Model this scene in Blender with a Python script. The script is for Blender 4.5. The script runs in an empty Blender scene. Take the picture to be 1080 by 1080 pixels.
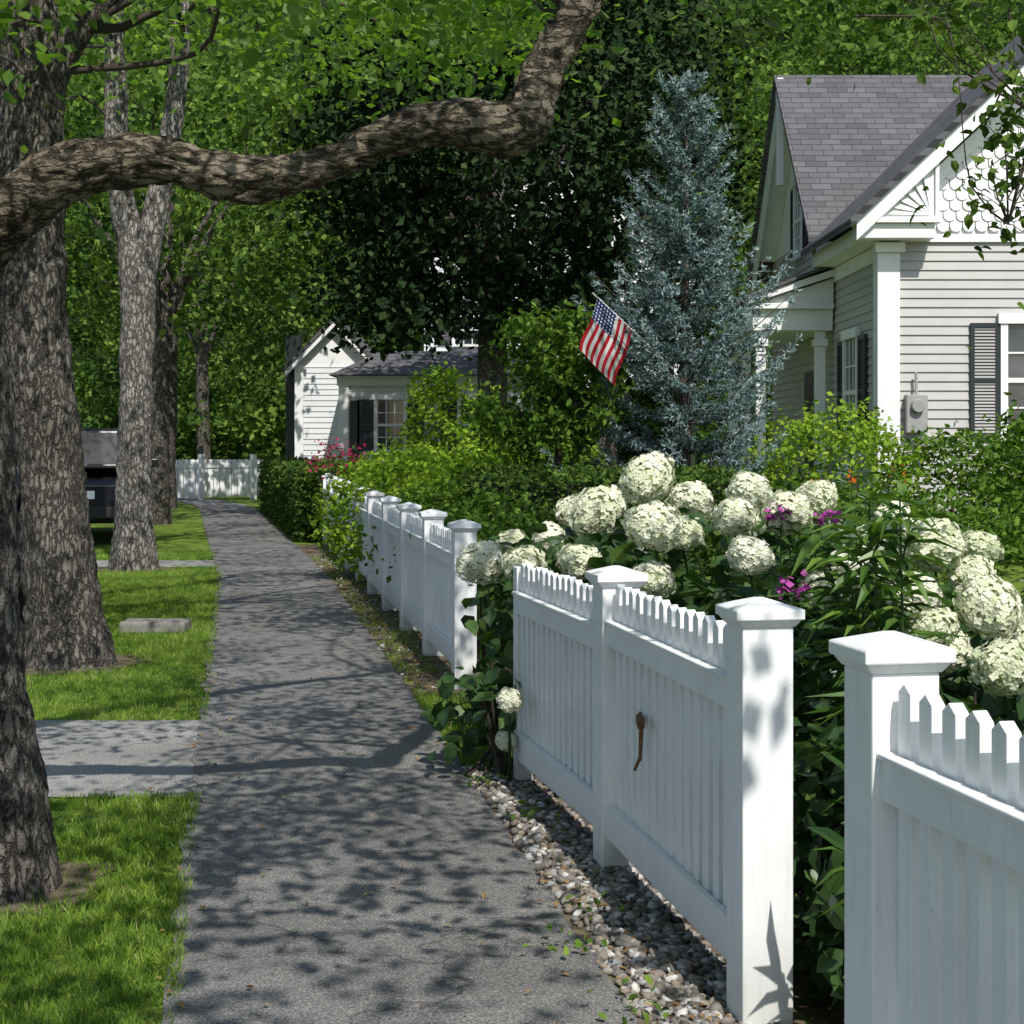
import bpy, math, numpy as np
from mathutils import Vector, noise, Matrix
rng=np.random.default_rng(11)
scene=bpy.context.scene
COL=scene.collection
# ------------------------------------------------------------------ helpers
def link(o,parent=None):
    COL.objects.link(o)
    if parent is not None: o.parent=parent
    return o
def empty(name):
    o=bpy.data.objects.new(name,None); o.empty_display_size=0.2
    return link(o)
def npmesh(name,V,F,mat,parent=None,rnd=None,smooth=False):
    V=np.ascontiguousarray(V,dtype=np.float32); F=np.ascontiguousarray(F,dtype=np.int32)
    k=F.shape[1]; me=bpy.data.meshes.new(name)
    me.vertices.add(len(V)); me.vertices.foreach_set("co",V.ravel())
    me.loops.add(F.size); me.loops.foreach_set("vertex_index",F.ravel())
    me.polygons.add(len(F)); me.polygons.foreach_set("loop_start",np.arange(0,F.size,k,dtype=np.int32))
    me.update(calc_edges=True)
    if rnd is not None:
        a=me.attributes.new("rnd",'FLOAT','POINT'); a.data.foreach_set("value",np.ascontiguousarray(rnd,dtype=np.float32))
    me.polygons.foreach_set("use_smooth",np.full(len(F),smooth))
    me.materials.append(mat)
    return link(bpy.data.objects.new(name,me),parent)
class MB:
    def __init__(s): s.v=[]; s.f=[]
    def poly(s,pts):
        b=len(s.v); s.v+= [tuple(p) for p in pts]; s.f.append(tuple(range(b,b+len(pts))))
    def hexa(s,p):
        b=len(s.v); s.v+=[tuple(q) for q in p]
        for f in ((0,3,2,1),(4,5,6,7),(0,1,5,4),(1,2,6,5),(2,3,7,6),(3,0,4,7)): s.f.append(tuple(b+i for i in f))
    def box(s,x0,x1,y0,y1,z0,z1):
        s.hexa([(x0,y0,z0),(x1,y0,z0),(x1,y1,z0),(x0,y1,z0),(x0,y0,z1),(x1,y0,z1),(x1,y1,z1),(x0,y1,z1)])
    def obox(s,o,t,n,a0,a1,b0,b1,z0,z1,tip=0):
        def P(a,b,z): return (o[0]+t[0]*a+n[0]*b,o[1]+t[1]*a+n[1]*b,z)
        s.hexa([P(a0,b0,z0),P(a1,b0,z0),P(a1,b1,z0),P(a0,b1,z0),P(a0,b0,z1),P(a1,b0,z1),P(a1,b1,z1),P(a0,b1,z1)])
        if tip:
            am=(a0+a1)/2; b=len(s.v)
            s.v+=[P(a0,b0,z1),P(a1,b0,z1),P(a1,b1,z1),P(a0,b1,z1),P(am,b0,z1+tip),P(am,b1,z1+tip)]
            s.f+=[(b,b+1,b+4),(b+2,b+3,b+5),(b+1,b+2,b+5,b+4),(b+3,b,b+4,b+5)]
    def frust(s,c,z0,z1,h0,h1,t,n):
        def P(a,b,z): return (c[0]+t[0]*a+n[0]*b,c[1]+t[1]*a+n[1]*b,z)
        s.hexa([P(-h0,-h0,z0),P(h0,-h0,z0),P(h0,h0,z0),P(-h0,h0,z0),P(-h1,-h1,z1),P(h1,-h1,z1),P(h1,h1,z1),P(-h1,h1,z1)])
    def cyl(s,p0,p1,r0,r1,n=12):
        p0=Vector(p0);p1=Vector(p1);d=(p1-p0).normalized()
        u=d.orthogonal().normalized();w=d.cross(u);b=len(s.v)
        for p,r in((p0,r0),(p1,r1)):
            for i in range(n):
                a=2*math.pi*i/n; q=p+(u*math.cos(a)+w*math.sin(a))*r; s.v.append(tuple(q))
        for i in range(n):
            j=(i+1)%n; s.f.append((b+i,b+j,b+n+j,b+n+i))
        s.f.append(tuple(b+i for i in range(n-1,-1,-1))); s.f.append(tuple(b+n+i for i in range(n)))
    def obj(s,name,mat,parent=None,bevel=0,smooth=False):
        me=bpy.data.meshes.new(name); me.from_pydata(s.v,[],s.f); me.update()
        me.materials.append(mat)
        o=link(bpy.data.objects.new(name,me),parent)
        if smooth:
            for p in me.polygons:p.use_smooth=True
        if bevel:
            m=o.modifiers.new("bevel",'BEVEL'); m.width=bevel; m.segments=2; m.limit_method='ANGLE'
        return o
def catmull(P,R,step):
    P=[Vector(p) for p in P]; out=[];rr=[]
    n=len(P)
    for i in range(n-1):
        p0=P[max(i-1,0)];p1=P[i];p2=P[i+1];p3=P[min(i+2,n-1)]
        m=max(1,int(math.ceil((p2-p1).length/step)))
        for j in range(m):
            t=j/m
            q=0.5*((2*p1)+(-p0+p2)*t+(2*p0-5*p1+4*p2-p3)*t*t+(-p0+3*p1-3*p2+p3)*t**3)
            out.append(q); rr.append(R[i]*(1-t)+R[i+1]*t)
    out.append(P[-1]); rr.append(R[-1])
    return out,rr
def tube(P,R,nseg,step,disp=0,seed=0):
    pts,rad=catmull(P,R,step)
    V=[];F=[]
    d=(pts[1]-pts[0]).normalized(); u=d.orthogonal().normalized()
    n=len(pts)
    for i,p in enumerate(pts):
        d=(pts[min(i+1,n-1)]-pts[max(i-1,0)]).normalized()
        u=(u-d*u.dot(d)).normalized(); w=d.cross(u)
        for k in range(nseg):
            a=2*math.pi*k/nseg; dr=u*math.cos(a)+w*math.sin(a); r=rad[i]
            if disp:
                q=p+dr*r
                if abs(d.z)>.6: qq=Vector((q.x*24,q.y*24,q.z*8+seed))
                else: qq=Vector((q.x*9,q.y*24,q.z*24+seed))
                a1=.5-abs(noise.noise(qq))*2.4
                a2=noise.noise(q*2.3+Vector((seed,0,0)))
                a3=noise.noise(q*7+Vector((seed,0,0)))
                r=r+disp*.9*a1+disp*1.7*a2+disp*.9*a3+disp*.7*noise.noise(qq*2.3)
            V.append(p+dr*r)
    for i in range(n-1):
        for k in range(nseg):
            k2=(k+1)%nseg
            F.append((i*nseg+k,i*nseg+k2,(i+1)*nseg+k2,(i+1)*nseg+k))
    return np.array([tuple(v) for v in V]),np.array(F)
def merge(parts):
    Vs=[];Fs=[];b=0
    for V,F in parts:
        Vs.append(V);Fs.append(F+b);b+=len(V)
    return np.concatenate(Vs),np.concatenate(Fs)
LEAF_S=(np.array([(0,0,0),(.5,.42,-.08),(0,1,-.1),(-.5,.42,-.08)],float),np.array([(0,1,2),(0,2,3)]))
LEAF_R=(np.array([(0,0,0),(-.42,.25,.06),(0,.25,0),(.42,.25,.06),(-.4,.62,.02),(0,.62,-.05),(.4,.62,.02),(0,1,-.2)],float),
        np.array([(0,2,1),(0,3,2),(1,2,5),(1,5,4),(2,3,6),(2,6,5),(4,5,7),(5,6,7)]))
def norm(a): return a/np.maximum(np.linalg.norm(a,axis=1,keepdims=True),1e-9)
def frames(N,upbias=.6,droop=.2,Nrm=None,dirs=None):
    if Nrm is None: Nrm=norm(rng.normal(size=(N,3))+np.array([0,0,upbias*2]))
    if dirs is None: dirs=rng.normal(size=(N,3))+np.array([0,0,-droop*2])
    y=dirs-Nrm*np.sum(dirs*Nrm,axis=1,keepdims=True); y=norm(y)
    x=np.cross(y,Nrm)
    return np.stack([x,y,Nrm],axis=2)
def scatter(tmpl,pos,R,L,W,rnd=None):
    T,F=tmpl; N=len(pos);k=len(T)
    L=np.broadcast_to(L,(N,)); W=np.broadcast_to(W,(N,))
    S=T[None]*np.stack([W,L,L],axis=1)[:,None,:]
    V=np.einsum('nij,nkj->nki',R,S)+pos[:,None,:]
    FF=(F[None]+ (np.arange(N)*k)[:,None,None]).reshape(-1,F.shape[1])
    if rnd is None: rnd=rng.random(N)
    return V.reshape(-1,3),FF,np.repeat(rnd,k)
def leaves(name,pos,mat,parent,L=.09,W=.06,tmpl=LEAF_S,up=.6,droop=.2,rnd=None,var=.3):
    N=len(pos); s=1+rng.uniform(-var,var,N)
    V,F,r=scatter(tmpl,pos,frames(N,up,droop),L*s,W*s,rnd)
    return npmesh(name,V,F,mat,parent,r)
def ellip(c,r,n,inner=.5):
    d=norm(rng.normal(size=(n,3))); u=rng.random(n)**(1/3)*(1-inner)+inner
    return np.array(c)+d*np.array(r)*u[:,None]
def clumped(cent,per,cr,flat=.6,base=None):
    n=len(cent); p=np.repeat(cent,per,axis=0)+rng.normal(size=(n*per,3))*np.array([cr,cr,cr*flat])
    cl=np.repeat(rng.random(n),per)
    if base is not None: return p,np.clip(np.repeat(base,per)*.45+cl*.25+rng.random(n*per)*.3,0,1)
    return p,np.clip(cl*.55+rng.random(n*per)*.45,0,1)
# ------------------------------------------------------------------ materials
class NT:
    def __init__(s,name):
        s.m=bpy.data.materials.new(name); s.m.use_nodes=True; s.t=s.m.node_tree; s.t.nodes.clear()
        s.out=s.n('ShaderNodeOutputMaterial')
    def n(s,t,**k):
        x=s.t.nodes.new(t)
        for a,b in k.items(): setattr(x,a,b)
        return x
    def l(s,a,b): s.t.links.new(a,b)
    def coord(s,scale=(1,1,1),kind='Object'):
        c=s.n('ShaderNodeTexCoord'); m=s.n('ShaderNodeMapping'); m.inputs['Scale'].default_value=scale
        s.l(c.outputs[kind],m.inputs[0]); return m.outputs[0]
    def noise(s,vec,sc,det=4,rough=.6):
        x=s.n('ShaderNodeTexNoise'); x.inputs['Scale'].default_value=sc; x.inputs['Detail'].default_value=det; x.inputs['Roughness'].default_value=rough
        s.l(vec,x.inputs['Vector']); return x.outputs['Fac']
    def ramp(s,f,stops):
        r=s.n('ShaderNodeValToRGB'); e=r.color_ramp.elements
        while len(e)<len(stops): e.new(.5)
        for el,(p,c) in zip(e,stops): el.position=p; el.color=(*c,1) if len(c)==3 else c
        s.l(f,r.inputs[0]); return r.outputs[0]
    def mix(s,f,a,b,mode='MIX'):
        x=s.n('ShaderNodeMix',data_type='RGBA',blend_type=mode)
        if hasattr(f,'node'): s.l(f,x.inputs[0])
        else: x.inputs[0].default_value=f
        for v,i in((a,6),(b,7)):
            if hasattr(v,'node'): s.l(v,x.inputs[i])
            else: x.inputs[i].default_value=(*v,1)
        return x.outputs[2]
    def bump(s,h,st,dist=.02):
        b=s.n('ShaderNodeBump'); b.inputs['Strength'].default_value=st; b.inputs['Distance'].default_value=dist
        s.l(h,b.inputs['Height']); return b.outputs[0]
    def bsdf(s,col,rough=.6,bump=None,spec=.5,metal=0,final=True):
        p=s.n('ShaderNodeBsdfPrincipled')
        if hasattr(col,'node'): s.l(col,p.inputs['Base Color'])
        else: p.inputs['Base Color'].default_value=(*col,1)
        if hasattr(rough,'node'): s.l(rough,p.inputs['Roughness'])
        else: p.inputs['Roughness'].default_value=rough
        p.inputs['Specular IOR Level'].default_value=spec; p.inputs['Metallic'].default_value=metal
        if bump is not None: s.l(bump,p.inputs['Normal'])
        if final: s.l(p.outputs[0],s.out.inputs[0])
        return p
def leafmat(name,stops,trans=.35,rough=.5,tcol=(1.3,1.5,.5),spec=.35,cheap=False):
    t=NT(name); a=t.n('ShaderNodeAttribute',attribute_name='rnd')
    c=t.ramp(a.outputs['Fac'],stops)
    if cheap: p=t.n('ShaderNodeBsdfDiffuse'); t.l(c,p.inputs[0])
    else: p=t.bsdf(c,rough,spec=spec,final=False)
    if trans<=0: t.l(p.outputs[0],t.out.inputs[0]); return t.m
    tr=t.n('ShaderNodeBsdfTranslucent')
    tc=t.mix(1.0,c,tcol,'MULTIPLY'); t.l(tc,tr.inputs[0])
    mx=t.n('ShaderNodeMixShader'); mx.inputs[0].default_value=trans
    t.l(p.outputs[0],mx.inputs[1]); t.l(tr.outputs[0],mx.inputs[2]); t.l(mx.outputs[0],t.out.inputs[0])
    return t.m
def plain(name,col,rough=.6,spec=.5,metal=0,var=.15,sc=6,bump=0):
    t=NT(name); v=t.coord(); f=t.noise(v,sc)
    c=t.ramp(f,[(.25,tuple(x*(1-var) for x in col)),(.75,tuple(min(1,x*(1+var)) for x in col))])
    b=t.bump(t.noise(v,sc*12),bump,.005) if bump else None
    t.bsdf(c,rough,b,spec,metal); return t.m
M_can=leafmat('canopy_leaf',[(0,(.050,.105,.018)),(.5,(.105,.185,.030)),(1,(.21,.30,.055))],.5,tcol=(2.0,2.2,.7))
M_far=leafmat('woods_leaf',[(0,(.022,.046,.016)),(.35,(.055,.105,.026)),(.65,(.12,.195,.040)),(1,(.25,.34,.075))],.28,tcol=(1.5,1.7,.6),cheap=True)
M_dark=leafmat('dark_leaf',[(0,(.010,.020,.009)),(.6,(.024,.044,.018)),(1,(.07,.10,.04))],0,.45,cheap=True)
M_shrub=leafmat('shrub_leaf',[(0,(.035,.078,.016)),(.5,(.095,.175,.03)),(1,(.20,.30,.05))],.3,cheap=True)
M_lime=leafmat('lime_leaf',[(0,(.085,.155,.018)),(.5,(.19,.31,.032)),(1,(.34,.45,.06))],.3,cheap=True)
M_hedge=leafmat('hedge_leaf',[(0,(.022,.050,.014)),(.5,(.058,.108,.024)),(1,(.14,.21,.045))],.2,cheap=True)
M_hyd=leafmat('hydrangea_leaf',[(0,(.018,.045,.016)),(.6,(.045,.095,.026)),(1,(.11,.18,.042))],.22,.4)
M_lily=leafmat('lily_leaf',[(0,(.035,.078,.018)),(.6,(.078,.15,.028)),(1,(.16,.26,.05))],.3,.35)
M_pet=leafmat('hydrangea_petal',[(0,(.50,.57,.33)),(.5,(.76,.77,.58)),(1,(.86,.85,.74))],.2,.6,(1,1,.88))
M_purple=leafmat('phlox_petal',[(0,(.30,.03,.25)),(1,(.5,.07,.40))],.2,.6,(1,1,1))
M_orange=leafmat('daylily_petal',[(0,(.6,.12,.01)),(1,(.8,.28,.02))],.2,.6,(1,1,1))
M_red=leafmat('red_flower',[(0,(.30,.01,.05)),(1,(.45,.03,.12))],.2,.6,(1,1,1))
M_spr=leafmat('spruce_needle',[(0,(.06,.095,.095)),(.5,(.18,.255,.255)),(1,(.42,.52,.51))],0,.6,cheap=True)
M_grass=leafmat('grass_blade',[(0,(.075,.145,.020)),(.5,(.18,.29,.038)),(.9,(.29,.40,.06)),(1,(.40,.38,.17))],.35,.5)
M_dry=leafmat('dry_leaf',[(0,(.08,.04,.018)),(.5,(.2,.11,.04)),(1,(.35,.25,.1))],.1,.8,(1,1,1))
def barkmat(name,lo,hi,sc=26,st=(1,1,.36)):
    t=NT(name); v=t.coord(st)
    vo=t.n('ShaderNodeTexVoronoi',feature='DISTANCE_TO_EDGE'); vo.inputs['Scale'].default_value=sc
    mp=t.n('ShaderNodeVectorMath',operation='ADD'); nn=t.n('ShaderNodeTexNoise'); nn.inputs['Scale'].default_value=14; nn.inputs['Detail'].default_value=5; nn.inputs['Roughness'].default_value=.7; t.l(v,nn.inputs['Vector'])
    sc2=t.n('ShaderNodeVectorMath',operation='SCALE'); sc2.inputs['Scale'].default_value=.12; t.l(nn.outputs['Color'],sc2.inputs[0])
    t.l(v,mp.inputs[0]); t.l(sc2.outputs[0],mp.inputs[1]); t.l(mp.outputs[0],vo.inputs['Vector'])
    n1=t.noise(t.coord(),85,4,.7)
    h=t.n('ShaderNodeMath',operation='MULTIPLY_ADD'); t.l(n1,h.inputs[0]); h.inputs[1].default_value=.6
    cl=t.n('ShaderNodeMath',operation='MINIMUM'); cl.inputs[1].default_value=.2; t.l(vo.outputs['Distance'],cl.inputs[0])
    ml=t.n('ShaderNodeMath',operation='MULTIPLY'); ml.inputs[1].default_value=3.2; t.l(cl.outputs[0],ml.inputs[0]); t.l(ml.outputs[0],h.inputs[2])
    c=t.ramp(h.outputs[0],[(.25,tuple(x*.3 for x in lo)),(.5,lo),(1,hi)])
    c=t.mix(.8,c,t.ramp(t.noise(t.coord(),3,5,.7),[(.3,(.6,.57,.52)),(.7,(1.3,1.3,1.3))]),'MULTIPLY')
    lich=t.ramp(t.noise(t.coord(),7,6,.75),[(.54,(0,0,0)),(.66,(1,1,1))])
    lf=t.n('ShaderNodeMath',operation='MULTIPLY'); lf.inputs[1].default_value=.4; t.l(lich,lf.inputs[0])
    c=t.mix(lf.outputs[0],c,tuple(min(1,x*1.3) for x in hi))
    t.bsdf(c,.9,t.bump(h.outputs[0],1.0,.025),.15); return t.m
M_bark=barkmat('bark_dark',(.085,.076,.066),(.21,.195,.17))
M_barkl=barkmat('bark_limb',(.09,.074,.057),(.25,.215,.17),24,(.35,1,1))
M_bark2=barkmat('bark_gray',(.16,.145,.13),(.36,.34,.31),22)
M_twig=plain('twig_bark',(.05,.04,.03),.9)
def paint(name,col,dirt=.25):
    t=NT(name); v=t.coord(); f=t.noise(v,2.5,5,.65); g=t.noise(t.coord((14,14,1.5)),3,4,.7)
    c=t.ramp(f,[(.3,tuple(x*.9 for x in col)),(.6,col)])
    d=t.ramp(g,[(.52,(0,0,0)),(.78,(1,1,1))]); m=t.n('ShaderNodeMath',operation='MULTIPLY'); m.inputs[1].default_value=dirt; t.l(d,m.inputs[0])
    c=t.mix(m.outputs[0],c,(.36,.35,.30))
    sp=t.ramp(t.noise(v,38,3,.7),[(.70,(0,0,0)),(.76,(1,1,1))]); m3=t.n('ShaderNodeMath',operation='MULTIPLY'); m3.inputs[1].default_value=dirt*1.2; t.l(sp,m3.inputs[0])
    c=t.mix(m3.outputs[0],c,(.30,.29,.25))
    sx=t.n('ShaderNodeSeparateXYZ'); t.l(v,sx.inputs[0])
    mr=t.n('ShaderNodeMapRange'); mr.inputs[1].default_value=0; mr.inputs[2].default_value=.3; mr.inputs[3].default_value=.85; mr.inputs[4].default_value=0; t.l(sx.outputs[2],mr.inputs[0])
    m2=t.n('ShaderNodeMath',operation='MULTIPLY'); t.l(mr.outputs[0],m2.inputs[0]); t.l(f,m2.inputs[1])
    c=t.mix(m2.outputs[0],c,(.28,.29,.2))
    t.bsdf(c,.45,t.bump(t.noise(t.coord((1,1,.15)),70,2),.2,.004)); return t.m
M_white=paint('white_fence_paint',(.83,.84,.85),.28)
M_trim=paint('white_trim_paint',(.82,.82,.82),.1)
M_clap=paint('clapboard_paint',(.45,.44,.42),.12)
M_wclap=paint('white_clapboard_paint',(.66,.68,.70),.1)
M_black=plain('shutter_paint',(.018,.024,.026),.4)
M_iron=plain('rusty_iron',(.16,.08,.035),.8,bump=.5,var=.5,sc=40)
def glass():
    t=NT('window_glass'); c=t.ramp(t.noise(t.coord(),1.3,2),[(.35,(.02,.025,.03)),(.7,(.10,.11,.12))]); t.bsdf(c,.06,None,.8); return t.m
M_glass=glass()
def asphalt(name,base,sp=1.0):
    t=NT(name); v=t.coord(); big=t.noise(v,.9,4,.6); fine=t.noise(v,140,2,.7)
    c=t.ramp(big,[(.3,tuple(x*.75 for x in base)),(.7,tuple(x*1.25 for x in base))])
    f=t.ramp(fine,[(.35,(.4,.4,.4)),(.5,(1,1,1)),(.66,(2.2,2.1,2.0))]); c=t.mix(.8*sp,c,f,'MULTIPLY')
    vo=t.n('ShaderNodeTexVoronoi',feature='DISTANCE_TO_EDGE'); vo.inputs['Scale'].default_value=.55
    nz=t.n('ShaderNodeTexNoise'); nz.inputs['Scale'].default_value=2.2; nz.inputs['Detail'].default_value=4; t.l(v,nz.inputs['Vector'])
    ad=t.n('ShaderNodeVectorMath',operation='ADD'); t.l(v,ad.inputs[0]); t.l(nz.outputs['Color'],ad.inputs[1]); t.l(ad.outputs[0],vo.inputs['Vector'])
    cr=t.ramp(vo.outputs['Distance'],[(0,(.35,.35,.35)),(.008,(1,1,1))]); c=t.mix(.8,c,cr,'MULTIPLY')
    t.bsdf(c,.8,t.bump(fine,.8,.008),.35); return t.m
M_asph=asphalt('sidewalk_asphalt',(.155,.152,.15))
M_asph2=asphalt('walk_asphalt',(.25,.247,.24))
M_road=asphalt('road_asphalt',(.17,.168,.165))
def groundmat():
    t=NT('lawn_ground'); v=t.coord(); a=t.noise(v,.7,6,.65); b=t.noise(v,30,4,.7)
    c=t.ramp(a,[(.3,(.09,.15,.022)),(.55,(.16,.24,.036)),(.8,(.20,.28,.05))])
    c=t.mix(.8,c,t.ramp(b,[(.3,(.4,.38,.33)),(.65,(1.25,1.25,1.1))]),'MULTIPLY')
    t.bsdf(c,.9,t.bump(b,.8,.03),.2); return t.m
M_ground=groundmat()
def soil(name,c1,c2):
    t=NT(name); v=t.coord(); a=t.noise(v,9,6,.7); c=t.ramp(a,[(.3,c1),(.7,c2)]); t.bsdf(c,.95,t.bump(t.noise(v,45,4),.9,.02),.1); return t.m
M_soil=soil('garden_soil',(.03,.022,.015),(.10,.075,.05))
M_soil2=soil('verge_dirt',(.09,.07,.045),(.21,.175,.12))
def stonemat():
    t=NT('pebble'); a=t.n('ShaderNodeAttribute',attribute_name='rnd')
    c=t.ramp(a.outputs['Fac'],[(0,(.07,.065,.06)),(.35,(.20,.185,.17)),(.6,(.26,.21,.16)),(.8,(.32,.32,.32)),(1,(.58,.56,.53))])
    c=t.mix(.5,c,t.ramp(t.noise(t.coord(),60,3),[(.3,(.6,.6,.6)),(.7,(1.2,1.2,1.2))]),'MULTIPLY'); t.bsdf(c,.8,None,.3); return t.m
M_peb=stonemat()
M_gran=plain('granite',(.20,.19,.17),.85,var=.4,sc=25,bump=.6)
def roofmat(name,axis):
    t=NT(name); v=t.n('ShaderNodeTexCoord'); sx=t.n('ShaderNodeSeparateXYZ'); t.l(v.outputs['Object'],sx.inputs[0])
    cb=t.n('ShaderNodeCombineXYZ'); t.l(sx.outputs[axis],cb.inputs[0]); t.l(sx.outputs[2],cb.inputs[1])
    br=t.n('ShaderNodeTexBrick'); t.l(cb.outputs[0],br.inputs['Vector']); br.inputs['Scale'].default_value=1
    br.inputs['Brick Width'].default_value=.30; br.inputs['Row Height'].default_value=.10; br.inputs['Mortar Size'].default_value=.006; br.inputs['Bias'].default_value=0
    br.inputs['Color1'].default_value=(.09,.09,.096,1); br.inputs['Color2'].default_value=(.13,.13,.137,1); br.inputs['Mortar'].default_value=(.04,.04,.042,1)
    c=t.mix(.5,br.outputs['Color'],t.ramp(t.noise(t.coord(),1.5,6,.7),[(.3,(.7,.7,.7)),(.7,(1.3,1.3,1.3))]),'MULTIPLY')
    t.bsdf(c,.9,t.bump(br.outputs['Fac'],-.5,.02),.2); return t.m
M_roofY=roofmat('roof_shingles_y',1); M_roofX=roofmat('roof_shingles_x',0)

# ------------------------------------------------------------------ ground & paths
def swl(D):
    if D<18.2: return -.93-.172*(D-4.28)
    return -3.32-.205*(D-18.2)-max(0,D-36)**2*.02
def swr(D): return swl(D)+1.27
def fl(D):
    pts=[(-4,2.2),(1.6,1.06),(3.19,.75),(4.3,.66),(5.84,.378),(7.3,.06),(8.7,-.2),(10.1,-.30),(22,-2.39),(30,-4)]
    for (a,xa),(b,xb) in zip(pts,pts[1:]):
        if D<=b: return xa+(xb-xa)*(D-a)/(b-a)
    return xb
def sm(x): x=max(0,min(1,x)); return x*x*(3-2*x)
def gz(x,D): return .46*sm((D-8.5)/5)*sm((x-fl(min(D,30))-2.0)/1.6)*(1-sm((D-32)/6))
def strip(name,fl_,fr,d0,d1,step,z,mat,jit=.0):
    V=[];F=[];n=int((d1-d0)/step)+1
    for i in range(n):
        D=d0+i*step
        jl=jit*noise.noise(Vector((D*3,0,0)))+jit*.6*noise.noise(Vector((D*11,5,0)))
        jr=jit*noise.noise(Vector((D*3,9,0)))+jit*.6*noise.noise(Vector((D*11,15,0)))
        V+=[(fl_(D)+jl,D,z),(fr(D)+jr,D,z)]
        if i: F.append((2*i-2,2*i-1,2*i+1,2*i))
    return npmesh(name,np.array(V),np.array(F),mat)
xs=[-400,-100,-30]+list(np.arange(-4,16,.4))+[18,30,100,400]; ys=[-100,-20,0]+list(np.arange(4,40,.5))+[60,100,500]
V=[(x,y,gz(x,y)) for y in ys for x in xs]; nx=len(xs)
F=[(j*nx+i,j*nx+i+1,(j+1)*nx+i+1,(j+1)*nx+i) for j in range(len(ys)-1) for i in range(nx-1)]
npmesh('ground',np.array(V),np.array(F),M_ground,None,None,True)
strip('sidewalk',swl,swr,-6,46,.07,.012,M_asph,.035)
strip('road',lambda D:swl(D)-14,lambda D:swl(D)-1.7-.04*max(0,D-20),-20,100,.3,.004,M_road,.05)
strip('driveway_crossing',lambda D:swl(D)-2.4,lambda D:swl(D)+.15,6.98,8.9,.06,.008,M_asph2,.0)
strip('driveway_crossing',lambda D:swl(D)-2.6,lambda D:swl(D)+.15,19.7,20.9,.1,.008,M_asph2,.0)
strip('gravel_bed',lambda D:swr(D)-.03,lambda D:fl(D)+.12,1.5,7.6,.08,.004,M_soil2,.01)
strip('verge',lambda D:swr(D)-.03,lambda D:fl(D)+.1,9.4,24,.1,.006,M_soil2,.04)
strip('garden_bed',lambda D:fl(D)+.13,lambda D:fl(D)+1.95,1.5,22,.2,.005,M_soil,.05)
TB=[(-1.83,5.6,.42),(-3.10,11.2,.55),(-4.58,19.5,.55)]
for x,y,r in TB:
    V=[(x,y,.005)];F=[]
    for k in range(40):
        a=k*math.pi/20; rr=r*(1+.35*noise.noise(Vector((math.cos(a)*2+x,math.sin(a)*2,y)))); V.append((x+rr*math.cos(a),y+rr*math.sin(a),.005)); F.append((0,1+k,1+(k+1)%40))
    npmesh('tree_base_soil',np.array(V),np.array(F),M_soil2)
V=[];F=[];n1=24;n2=8
for j in range(n2+1):
    for i in range(n1+1):
        x=2.6+9*i/n1; y=15.4+4.5*j/n2-.5*math.sin(i*.7)*(1-j/n2); V.append((x,y,gz(x,y)+.02))
for j in range(n2):
    for i in range(n1):
        a=j*(n1+1)+i;F.append((a,a+1,a+n1+2,a+n1+1))
npmesh('mulch_bed',np.array(V),np.array(F),M_soil,None,None,True)
import bmesh
def ico(sub):
    bm=bmesh.new(); bmesh.ops.create_icosphere(bm,subdivisions=sub,radius=1); bm.verts.ensure_lookup_table()
    V=np.array([v.co[:] for v in bm.verts]); F=np.array([[v.index for v in f.verts] for f in bm.faces]); bm.free(); return V,F
IV,IF=ico(1); IV2,IF2=ico(2)
def stones(name,pos,size,mat,flat=.55):
    N=len(pos); k=len(IV)
    R=frames(N,1.2,0)
    S=IV[None]*(1+rng.uniform(-.22,.22,(N,k,1)))*np.stack([size*rng.uniform(.7,1.3,N),size*rng.uniform(.8,1.4,N),size*flat],axis=1)[:,None,:]
    V=np.einsum('nij,nkj->nki',R,S)+pos[:,None,:]
    F=(IF[None]+(np.arange(N)*k)[:,None,None]).reshape(-1,3)
    return npmesh(name,V.reshape(-1,3),F,mat,None,np.repeat(rng.random(N),k),True)
N=4600; D=2.6+rng.random(N)**1.1*5.0; w=np.array([fl(d)+.05-swr(d) for d in D]); X=np.array([swr(d) for d in D])+rng.random(N)**.8*w
sz=rng.uniform(.007,.024,N); stones('gravel',np.stack([X,D,.006+sz*.4],1),sz,M_peb)
N=400; D=9.6+rng.random(N)*12; X=np.array([swr(d)+rng.random()*max(.1,(fl(d)-swr(d))) for d in D]); sz=rng.uniform(.008,.02,N)
stones('gravel',np.stack([X,D,.006+sz*.4],1),sz,M_peb)
pos=[]
for i in range(2400):
    d=rng.uniform(3.4,20); q=rng.random()
    if q<.74: x=swr(d)+rng.normal()*.10+.14
    elif q<.86: x=swl(d)+rng.normal()*.07
    else: x=rng.uniform(swl(d),swr(d))
    pos.append((x,d,.022+rng.random()*.008))
leaves('fallen_leaves',np.array(pos),M_dry,None,.022,.014,LEAF_R,3,0,None,.6)
def blades(name,pos,L,Wd,mat,parent=None):
    N=len(pos); nrm=norm(rng.normal(size=(N,3))*np.array([1,1,.15])); dirs=rng.normal(size=(N,3))*.5+np.array([0,0,1.])
    T=(np.array([(-.5,0,0),(.5,0,0),(.3,.6,.06),(-.3,.6,.06),(0,1,.25)],float),np.array([(0,1,2),(0,2,3),(3,2,4)]))
    cl=np.array([noise.noise(Vector((p[0]*1.7,p[1]*1.7,0)))+.6*noise.noise(Vector((p[0]*7,p[1]*7,0))) for p in pos])*.55+.45
    V,F,r=scatter(T,pos,frames(N,0,0,nrm,dirs),L*rng.uniform(.5,1.3,N)*np.clip(.55+cl*.9,.4,2),Wd,np.clip(cl+rng.normal(size=N)*.2,0,1))
    return npmesh(name,V,F,mat,parent,r)
P=[]
n=0
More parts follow.
